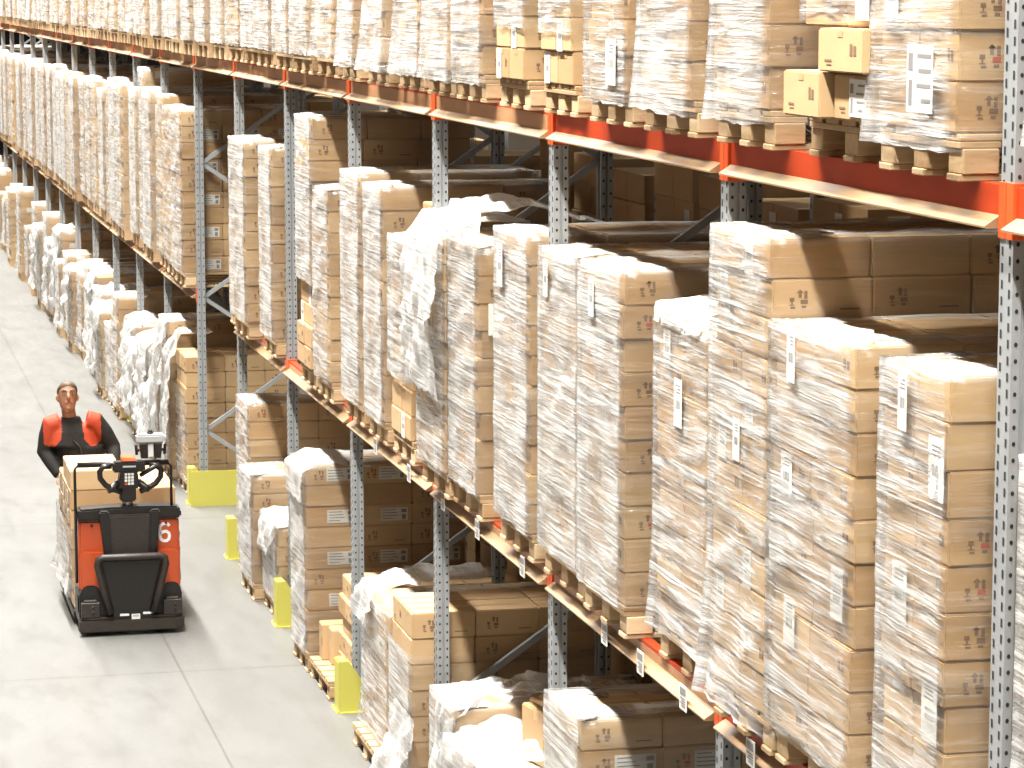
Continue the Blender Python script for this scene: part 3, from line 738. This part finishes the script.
# ------------------------------------------------------------------ pallet truck (faces the camera)
tx, ty = ground(132, 634)
S = math.hypot(tx + D, ty + CY)*0 + ((tx+D)*_fx + (ty+CY)*_fy - CH*_fz)/F      # metres per pixel at its near face
def q(px, py): return ((px-129)*S, (634-py)*S*1.022)
T = thing('pallet_truck', 'orange ride-on pallet truck numbered 6 carrying a carton load', 'pallet truck', (tx, ty, 0))
def rbox(b, x0, x1, y0, y1, z0, z1, m=0): b.box(x0, x1, y0, y1, z0, z1, m)
b = MB(); b.box(-.395, .395, .03, .46, .06, .34); b.build('chassis', ['black'], T, .03, 2)
b = MB(); b.prism([(-.41, .02), (.41, .02), (.40, -.035), (.33, -.055), (-.33, -.055), (-.40, -.035)], 2, .035, .125)
b.prism([(-.40, .02), (.40, .02), (.39, -.02), (.32, -.036), (-.32, -.036), (-.39, -.02)], 2, .126, .145)
b.build('bumper', ['grey'], T, .008, 2)
for s in (-1, 1):
    b = MB(); b.box(s*.315-.07, s*.315+.07, -.028, .029, .147, .262); b.prism([(s*.315-.055, .262), (s*.315+.055, .262), (s*.315+.045, .28), (s*.315-.045, .28)], 1, -.02, .029)
    for k in range(2): b.tube([(s*.315+.02, -.028, .185+.04*k), (s*.315+.02, -.034, .185+.04*k)], .014, 10, 1)
    b.build('step_corner', ['grey', 'black'], T, .006)
    # fender: arched black cover
    b = MB(); xo = s*.31; b.prism([(xo-.085, .15), (xo-.085, .30), (xo-.06, .365), (xo-.02, .385), (xo+.03, .385), (xo+.065, .365), (xo+.085, .30), (xo+.085, .15)], 1, .032, .20); b.build('fender', ['black'], T, .01, 2)
b = MB(); b.prism([(-.392, .341), (.392, .341), (.392, .60), (.385, .885), (-.385, .885), (-.392, .60)], 1, .085, .26); body = b.build('body', ['truck'], T, .018, 2)
for s in (-1, 1):      # shoulder step of the orange cover, and its two fixing screws
    b = MB(); b.prism([(s*.385, .342), (s*.385, .62), (s*.345, .65), (s*.20, .65), (s*.215, .342)], 1, .055, .086); b.build('cover_step', ['truck'], T, .012, 2)
    b = MB(); b.tube([(s*.285, .088, .845), (s*.285, .076, .845)], .010, 8); b.build('screw', ['black'], T)
b = MB(); b.prism([(-.402, .886), (.402, .886), (.402, .945), (.38, .975), (.14, .985), (-.14, .985), (-.38, .975), (-.402, .945)], 1, .055, .25); b.build('top_rim', ['black'], T, .014, 2)
b = MB(); b.hexa([(-.155, .02, .60), (.155, .02, .60), (.155, .10, .60), (-.155, .10, .60), (-.205, .015, .93), (.205, .015, .93), (.205, .10, .93), (-.205, .10, .93)]); b.build('console', ['grey'], T, .012, 2)
for s in (-1, 1):
    b = MB(); b.hexa([(s*.165-.03, -.005, .58), (s*.165+.03, -.005, .58), (s*.165+.03, .10, .58), (s*.165-.03, .10, .58), (s*.195-.04, -.008, .965), (s*.195+.04, -.008, .965), (s*.195+.04, .10, .965), (s*.195-.04, .10, .965)]); b.build('console_cheek', ['black'], T, .012, 2)
b = MB(); b.hexa([(-.15, -.03, .165), (.15, -.03, .165), (.15, .07, .165), (-.15, .07, .165), (-.245, -.05, .60), (.245, -.05, .60), (.245, .07, .60), (-.245, .07, .60)]); pad = b.build('backrest', ['black'], T, .02, 2)
b = MB(); b.tube([(-.165, -.045, .175), (-.215, -.06, .36), (-.262, -.07, .56), (-.255, -.075, .605), (-.22, -.077, .622), (.22, -.077, .622), (.255, -.075, .605), (.262, -.07, .56), (.215, -.06, .36), (.165, -.045, .175)], .028, 8); b.build('backrest_rim', ['grey'], T)
b = MB()
for (px0, px1, py0, py1) in ((117, 126, 612.5, 614.5), (140, 149, 611.5, 613.5), (128.5, 137, 613, 619)):
    x0, z1 = q(px0, py0); x1, z0 = q(px1, py1); b.box(x0, x1, -.042, -.036, z0, z1, 0)
    if py1 - py0 > 4: b.box(x0+.01, x1-.01, -.044, -.0425, z0+.028, z1-.004, 1)
b.box(-.14, .14, -.036, -.0305, .10, .185, 2)
b.build('type_plates', ['white', 'ltgrey', 'black'], T)
# number 6
six_pts = [(.036, .118), (.022, .136), (-.012, .136), (-.034, .118), (-.038, .085), (-.038, .045), (-.030, .016), (-.012, .002), (.014, .002), (.032, .016), (.036, .040), (.032, .062), (.014, .076), (-.012, .074), (-.034, .058)]
def stroke(b, pts, w, y0, y1):
    L, Rr = [], []
    for i, (x, z) in enumerate(pts):
        ax, az = pts[max(i-1, 0)]; bx, bz = pts[min(i+1, len(pts)-1)]
        dx, dz = bx-ax, bz-az; l = math.hypot(dx, dz); nx, nz = -dz/l*w/2, dx/l*w/2
        L.append((x+nx, z+nz)); Rr.append((x-nx, z-nz))
    for i in range(len(pts)-1):
        b.hexa([(L[i][0], y0, L[i][1]), (Rr[i][0], y0, Rr[i][1]), (Rr[i][0], y1, Rr[i][1]), (L[i][0], y1, L[i][1]), (L[i+1][0], y0, L[i+1][1]), (Rr[i+1][0], y0, Rr[i+1][1]), (Rr[i+1][0], y1, Rr[i+1][1]), (L[i+1][0], y1, L[i+1][1])])
b = MB(); stroke(b, six_pts, .024, .0815, .0845)
six = b.build('number_six', ['white'], T, 0, 1, (q(164.5, 0)[0], 0, q(0, 545)[1])); six['label'] = 'white numeral 6'
# steering head
b = MB(); b.tube([(0, .16, .98), (0, .16, 1.03)], .04, 14); b.build('steering_stem', ['chrome'], T)
b = MB(); b.hexa([(-.062, .09, 1.02), (.062, .09, 1.02), (.062, .22, 1.02), (-.062, .22, 1.02), (-.055, .04, 1.20), (.055, .04, 1.20), (.055, .18, 1.20), (-.055, .18, 1.20)])
hd = b.build('steering_column', ['grey'], T, .012, 2)
b = MB()
b.hexa([(-.085, .03, 1.13), (.085, .03, 1.13), (.085, .15, 1.13), (-.085, .15, 1.13), (-.065, -.01, 1.28), (.065, -.01, 1.28), (.065, .13, 1.28), (-.065, .13, 1.28)])
b.hexa([(-.125, -.015, 1.265), (.125, -.015, 1.265), (.125, .12, 1.265), (-.125, .12, 1.265), (-.12, -.02, 1.345), (.12, -.02, 1.345), (.12, .11, 1.345), (-.12, .11, 1.345)])
head = b.build('steering_head', ['black'], T, .012, 2)
b = MB()
for i in range(3):
    for j in range(4): b.box(-.034+.025*i, -.034+.025*i+.019, -.004-.004*j+.012, .01-.004*j+.012, 1.165+.025*j, 1.165+.025*j+.018, 1 if (i, j) == (0, 0) else 0)
kp = b.build('keypad', ['paper', 'redink'], head)
b = MB(); b.box(-.05, .05, -.024, -.0205, 1.305, 1.318); b.build('display_strip', ['ltgrey'], head)
b = MB(); b.hexa([(-.055, .0, 1.346), (.055, .0, 1.346), (.055, .08, 1.346), (-.055, .08, 1.346), (-.06, .01, 1.385), (.05, .01, 1.375), (.05, .07, 1.385), (-.06, .07, 1.395)]); b.build('emergency_button', ['plate'], T, .006)
for s in (-1, 1):
    pts = [q(*p) for p in ((112, 468), (104, 468.5), (100.5, 473), (101, 480), (106, 486.5), (114, 491), (122, 494))]
    if s > 0: pts = [(-x, z) for x, z in pts]
    b = MB(); b.tube([(x + (.03 if s > 0 else 0), .05, z) for x, z in pts], .022, 8); b.build('hand_loop', ['black'], T)
    b = MB(); b.tube([(s*.07, .06, 1.18), (s*.13, .055, 1.13), (s*.16, .05, 1.125)], .03, 8); b.build('loop_root', ['black'], T)
b = MB(); x0, z0 = q(140, 478); x1, z1 = q(155, 469); b.tube([(x0, .03, z0), (x1, .02, z1), (x1+.03, .02, z1-.02)], [.016, .02, .014], 8); b.build('lift_lever', ['black'], T)
xl, zt_ = q(76.5, 467); xr, _ = q(172, 467)
b = MB(); b.tube([(xl, .10, .40), (xl, .10, zt_-.03), (xl+.03, .10, zt_), (xr-.03, .10, zt_), (xr, .10, zt_-.03), (xr, .10, .97)], .011, 8); b.build('guard_rail', ['black'], T)
b = MB(); b.tube([(xl+.02, .085, zt_+.002), (xr-.02, .085, zt_+.002)], .021, 8); b.build('grip_bar', ['black'], T)
# scanner unit on the bar
dx, dz = q(152, 462)
b = MB(); b.box(dx-.11, dx+.11, .05, .17, dz+.115, dz+.185); dv = b.build('scanner_unit', ['ltgrey'], T, .014, 2)
b = MB(); b.box(dx-.024, dx+.022, .07, .15, dz+.005, dz+.114); b.build('unit_post', ['white'], T, .006)
for s in (-1, 1):
    b = MB(); b.hexa([(dx+s*.05-.026, .06, dz), (dx+s*.05+.026, .06, dz), (dx+s*.05+.026, .15, dz), (dx+s*.05-.026, .15, dz), (dx+s*.057-.03, .055, dz+.113), (dx+s*.057+.03, .055, dz+.113), (dx+s*.057+.03, .155, dz+.113), (dx+s*.057-.03, .155, dz+.113)])
    b.tube([(dx+s*.085, .10, dz+.06), (dx+s*.105, .10, dz+.06)], .012, 8); b.tube([(dx+s*.106, .10, dz+.025), (dx+s*.112, .10, dz+.105)], .013, 8)
    b.build('clamp', ['black'], T, .004)
b = MB(); b.tube([(dx-.0, .11, dz+.186), (dx, .11, dz+.20)], .025, 10); b.tube([(dx, .11, dz+.20), (dx, .11, dz+.215)], .017, 10); b.build('unit_knob', ['grey'], T)
# legs and wheels under the load
for s in (-1, 1):
    b = MB(); b.prism([(.42, .05), (.42, .125), (1.62, .118), (1.75, .10), (1.77, .06), (1.72, .05)], 0, s*.36-.05, s*.36+.05); b.build('load_leg', ['black'], T, .01)
    for yy in (1.62, 1.44):
        b = MB(); b.tube([(s*.36-.03, yy, .042), (s*.36+.03, yy, .042)], .042, 14); b.build('load_wheel', ['grey'], T)
    b = MB(); b.box(s*.175-.075, s*.175+.075, .42, 1.67, .165, .215); b.build('fork', ['black'], T, .006)
    b = MB(); b.tube([(s*.27-.05, .30, .085), (s*.27+.05, .30, .085)], .085, 18); b.build('drive_wheel', ['grey'], T)
# its pallet and cartons
pm = pallet_meshes(.8)
PT = thing('wooden_pallet', 'wooden pallet lifted on the legs of the orange pallet truck', 'pallet', (tx, ty+.48, .128), None, math.pi/2)
put('deck', pm['deck'], PT)
for yy in (-.35, 0, .35):
    put('runner', pm['runner'], PT, (0, yy, 0))
    for X in (.07, .6, 1.13): put('block', pm['block'], PT, (X, yy, .0217))
LT = thing('wrapped_carton_load', 'half-wrapped carton load on the orange pallet truck, one column higher', 'pallet load', (tx, ty+.48, .2735))
rnd = random.Random(4)
lh = .156
for l in range(6):
    for ix in range(2):
        for iy in range(3):
            if l == 5 and (ix == 1 or iy == 2): continue
            if 0 < l < 4 and ix == 1 and iy > 0: continue
            put('carton', carton_mesh(.393, .405 if l < 5 else .40, lh, 0 if l > 3 else rnd.choice((0, 2, 1))), LT, (-.207 + .412*ix + rnd.uniform(-.004, .004), .2 + .397*iy, l*lh), rnd.uniform(-.004, .004))
me = film_mesh(1.185, .83, -.04, .50, 77, .03, top=0); me.materials.append(M['film_a'])
put('stretch_film', me, LT, (-.415, .597, 0))
for l in (3, 4):
    for iy in range(3):
        pq = put('shipping_label', label_mesh('f', .10, .10, iy), LT, (-.4135 if l == 4 else -.4135, .26+.397*iy, lh*l+.07)); pq['label'] = 'white printed label'

# ------------------------------------------------------------------ the man behind the load
MY = ty + .48 + 1.2 + .30
def pw(px, py, dy=0.):
    Y = MY + dy
    dx, dyy, dz = [_f*F + (px-512)*r + (384-py)*u for _f, r, u in ((_fx, math.cos(YAW), _ux), (_fy, -math.sin(YAW), _uy), (_fz, 0, _uz))]
    t = (Y + CY)/dyy
    return Vector((-D + dx*t, Y, CH + dz*t))
neck = pw(70.5, 419); sh = [pw(51, 421), pw(95, 418)]; el = [pw(44.5, 452, .02), pw(113, 447, .02)]; hn = [pw(60.5, 477, -.10), pw(116, 468, -.10)]
hc = pw(67.5, 397.5, -.05); cx = (sh[0].x + sh[1].x)/2
hip = Vector((cx, MY+.04, .93))
MAN = thing('person', 'person in black jacket with orange shoulders standing behind the truck load, head bowed', 'person', (cx, MY, 0))
def ring(c, rx, ry, tilt=0., n=16, ax='z', pw_=1.):
    out = []
    for j in range(n):
        a = 2*math.pi*j/n; ca, sa = math.cos(a), math.sin(a)
        out.append((c[0] + rx*math.copysign(abs(ca)**pw_, ca), c[1] + ry*math.copysign(abs(sa)**pw_, sa), c[2] + tilt*sa*ry))
    return out
def fuse(b, voxel, smooth=4, dec=None):
    """the rough solids of b melted into one continuous surface"""
    me = b.mesh('tmp', ['skin']); o = bpy.data.objects.new('tmp', me); COL.objects.link(o)
    m = o.modifiers.new('r', 'REMESH'); m.mode = 'VOXEL'; m.voxel_size = voxel; m.use_smooth_shade = True
    s = o.modifiers.new('s', 'SMOOTH'); s.factor = .5; s.iterations = smooth
    bpy.context.view_layer.update()
    r = bpy.data.meshes.new_from_object(o.evaluated_get(bpy.context.evaluated_depsgraph_get()))
    bpy.data.objects.remove(o); r.materials.clear(); return r
inv = Vector((cx, MY, 0))
def limb(b, pts, rs, n=12): b.tube([p - inv for p in pts], rs, n)
def hand(b, wr, aim, side):
    """palm, four bent fingers of unequal length and a thumb from the side of the palm"""
    f = aim.normalized(); up = Vector((0, 0, 1)); lat = f.cross(up).normalized()*side; nrm = lat.cross(f)*side
    w0 = wr - inv
    rings = []
    for t, hw, th in ((-.01, .026, .020), (.02, .034, .018), (.06, .042, .016), (.088, .040, .013)):
        c = w0 + f*t
        rings.append([c + lat*(hw*math.cos(a)) + nrm*(th*math.sin(a)) for a in [2*math.pi*k/12 for k in range(12)]])
    b.loft(rings)
    for k, (o_, ln) in enumerate(((-.031, .060), (-.010, .074), (.011, .079), (.031, .070))):
        p0 = w0 + f*.078 + lat*o_; d1 = (f*.92 - up*.40).normalized(); d2 = (f*.60 - up*.8).normalized(); d3 = (f*.2 - up*.98).normalized()
        p1 = p0 + d1*ln*.45; p2 = p1 + d2*ln*.33; p3 = p2 + d3*ln*.25
        b.tube([p0, p1, p2, p3], [.0095, .009, .0082, .0068], 8)
    p0 = w0 + f*.022 + lat*.034; p1 = p0 + f*.028 + lat*.026 - up*.006; p2 = p1 + f*.028 + lat*.006 - up*.012
    b.tube([p0 - lat*.012, p0, p1, p2], [.013, .0125, .011, .0085], 8)
b = MB()
# head
H0 = hc - inv
rows = ((-.118, .030, .030, -.040), (-.105, .046, .052, -.030), (-.080, .060, .074, -.018), (-.045, .069, .088, -.006), (0, .074, .097, .004), (.045, .076, .098, .010), (.080, .068, .088, .014), (.104, .050, .064, .016), (.118, .026, .034, .016))
b.loft([[(H0.x + x*1.0, H0.y + oy + y, H0.z + z + (y*(-.32))) for x, y, _ in ring((0, 0, 0), rx, ry)] for z, rx, ry, oy in [(r_[0], r_[1], r_[2], r_[3]) for r_ in rows]])
def face(x, y, z): return (H0.x + x, H0.y + y, H0.z + z - .32*0 + (-.32)*y)
b.tube([face(0, -.090, .020), face(0, -.108, -.012), face(0, -.106, -.028)], [.010, .015, .016], 8)          # nose
b.tube([face(-.028, -.086, -.058), face(.028, -.086, -.058)], .010, 8)                                       # lips
b.tube([face(-.045, -.082, .036), face(.045, -.082, .036)], .012, 8)                                         # brow
b.ball(face(0, -.078, -.098), (.024, .02, .018))
for s in (-1, 1):
    b.tube([face(s*.076, .012, .025), face(s*.084, .022, .0), face(s*.076, .012, -.03)], [.012, .016, .010], 8)
nk = neck - inv
b.tube([(H0.x, H0.y+.03, H0.z-.06), (nk.x, nk.y+.02, nk.z-.04), (nk.x, nk.y+.03, nk.z-.12)], [.056, .060, .075], 14)
# trunk, arms, legs under the clothes
hz = hip.z; hx = .10
b.loft([ring((hx, .04, hz-.06), .145, .10), ring((hx*.8, .04, hz+.10), .140, .10), ring((hx*.4, .03, hz+.28), .155, .105), ring(((nk.x)*.5, .03, nk.z-.20), .165, .11), ring((nk.x, .03, nk.z-.06), .10, .08)])
for k in (0, 1):
    wr = hn[k]; e = el[k]; s_ = sh[k]
    limb(b, [s_ + Vector(((.03, -.03)[k], .02, -.05)), s_.lerp(e, .5), e, e.lerp(wr, .35), wr], [.056, .050, .042, .040, .027], 12)
    aim = Vector(((.35, -.35)[k], -.75, -.35)); hand(b, wr, aim, (1, -1)[k])
    s = (-1, 1)[k]
    b.tube([(hx+s*.085, .04, hz-.04), (hx+s*.10, .02, .50), (hx+s*.105, .05, .10), (hx+s*.105, .045, .06)], [.085, .058, .042, .045], 12)
    b.tube([(hx+s*.105, .07, .04), (hx+s*.11, -.06, .038), (hx+s*.115, -.14, .03)], [.042, .044, .03], 10)
me = fuse(b, .007, 3); me.materials.append(M['skin']); put('body', me, MAN)
# jacket: trunk, collar and sleeves with orange shoulders
b = MB()
b.loft([ring((hx, .04, hz-.12), .205, .145), ring((hx*.85, .04, hz+.05), .195, .140), ring((hx*.4, .03, hz+.24), .205, .145), ring((nk.x*.4, .025, nk.z-.22), .222, .145), ring((nk.x*.7, .025, nk.z-.10), .185, .12), ring((nk.x, .02, nk.z-.03), .10, .088), ring((nk.x, .012, nk.z+.02), .082, .078)])
for k in (0, 1):
    wr = hn[k]; e = el[k]; s_ = sh[k]; end = e.lerp(wr, .93)
    limb(b, [s_ + Vector(((.07, -.07)[k], .02, -.015)), s_ + Vector((0, .02, -.03)), s_.lerp(e, .5) + Vector((0, .015, 0)), e + Vector((0, .01, 0)), e.lerp(wr, .4), end], [.085, .083, .076, .066, .058, .047], 14)
me = fuse(b, .011, 5)
me.materials.append(M['jacket']); me.materials.append(M['hivis'])
for p in me.polygons:
    c = p.center; s = -1 if c.x < nk.x*.6 else 1
    zt2 = nk.z + .02; a = abs(c.x - nk.x*.6)
    lim = nk.z - .30 + .05*math.sin(a*9); sx_ = sh[0].x-inv.x if s < 0 else sh[1].x-inv.x
    ins = .085 + max(0, (nk.z-.04 - c.z))*.28*(-.4 if c.z > nk.z-.15 else 1)
    edge = .088 + max(0., nk.z - .10 - c.z)*.10
    if c.z > nk.z - .22 - .5*max(0., a-.12)*0 + 1.1*max(0., .15-a) + .5*max(0., a-.19) and a > edge and a < abs(sx_) + .055: p.material_index = 1
put('jacket', me, MAN)
b = MB(); b.tube([(hx, -.128, hz-.10), (hx*.75, -.136, hz+.1), (hx*.4, -.137, hz+.26), (nk.x*.6, -.115, nk.z-.16)], .006, 6); b.build('zip', ['grey'], MAN)
b = MB()
b.loft([ring((hx, .04, hz-.16), .170, .125), ring((hx, .04, hz-.02), .165, .12), ring((hx, .04, hz+.08), .155, .115)])
for s in (-1, 1): b.tube([(hx+s*.088, .04, hz-.06), (hx+s*.10, .025, .52), (hx+s*.105, .05, .28), (hx+s*.105, .045, .07)], [.105, .082, .074, .074], 14)
me = fuse(b, .011, 3); me.materials.append(M['trousers']); put('trousers', me, MAN)
for s in (-1, 1):
    b = MB(); b.loft([ring((hx+s*.11, -.03, .0), .052, .145, 0, 14, 'z', .7), ring((hx+s*.11, -.03, .03), .053, .146, 0, 14, 'z', .7), ring((hx+s*.11, -.015, .075), .050, .115, 0, 14), ring((hx+s*.105, .045, .13), .050, .058, 0, 14)])
    b.build('shoe', ['black'], MAN)
# hair: short cap over crown, back and sides
b = MB(); rows2 = ((-.02, .073, .060, .048), (.02, .083, .075, .040), (.055, .085, .092, .022), (.085, .077, .092, .016), (.112, .056, .068, .018), (.128, .028, .036, .018))
b.loft([[(H0.x + x, H0.y + oy + y, H0.z + z + (y*(-.32)) + (.010*fbm(x*60, y*60, z*50))) for x, y, _ in ring((0, 0, 0), rx, ry, 0, 24)] for z, rx, ry, oy in rows2])
b.build('hair', ['hair'], MAN)
for s in (-1, 1):
    b = MB(); b.ball(face(s*.032, -.0875, .018), (.0105, .006, .0042)); b.ball(face(s*.032, -.0925, .018), (.0055, .003, .0045), 1); b.build('eye', ['white', 'black'], MAN)
    b = MB(); b.tube([face(s*.052, -.088, .038), face(s*.034, -.097, .044), face(s*.016, -.097, .038)], .005, 6); b.build('eyebrow', ['hair'], MAN)
b = MB(); b.tube([face(-.024, -.0965, -.058), face(.024, -.0965, -.058)], .0032, 6); b.build('mouth', ['redink'], MAN)


# ------------------------------------------------------------------ light
def lamp(name, loc, sx, sy, power, col=(1, .985, .945)):
    l = bpy.data.lights.new(name, 'AREA'); l.shape = 'RECTANGLE'; l.size = sx; l.size_y = sy; l.energy = power; l.color = col; l.spread = R(125)
    o = bpy.data.objects.new(name, l); COL.objects.link(o); o.location = loc; return o
for k in range(-5, 25):
    lamp('aisle_lamp', (-2.70, k*BAY + .7, 12.0), .42, 2.6, 560)
for k in range(0, 4):
    lamp('far_aisle_lamp', (4.9, k*BAY*2 + 4.7, 9.3), .30, 2.6, 30)
w = bpy.data.worlds.new('world'); SC.world = w; w.use_nodes = True
w.node_tree.nodes['Background'].inputs[0].default_value = (1, .93, .82, 1)
w.node_tree.nodes['Background'].inputs[1].default_value = .006
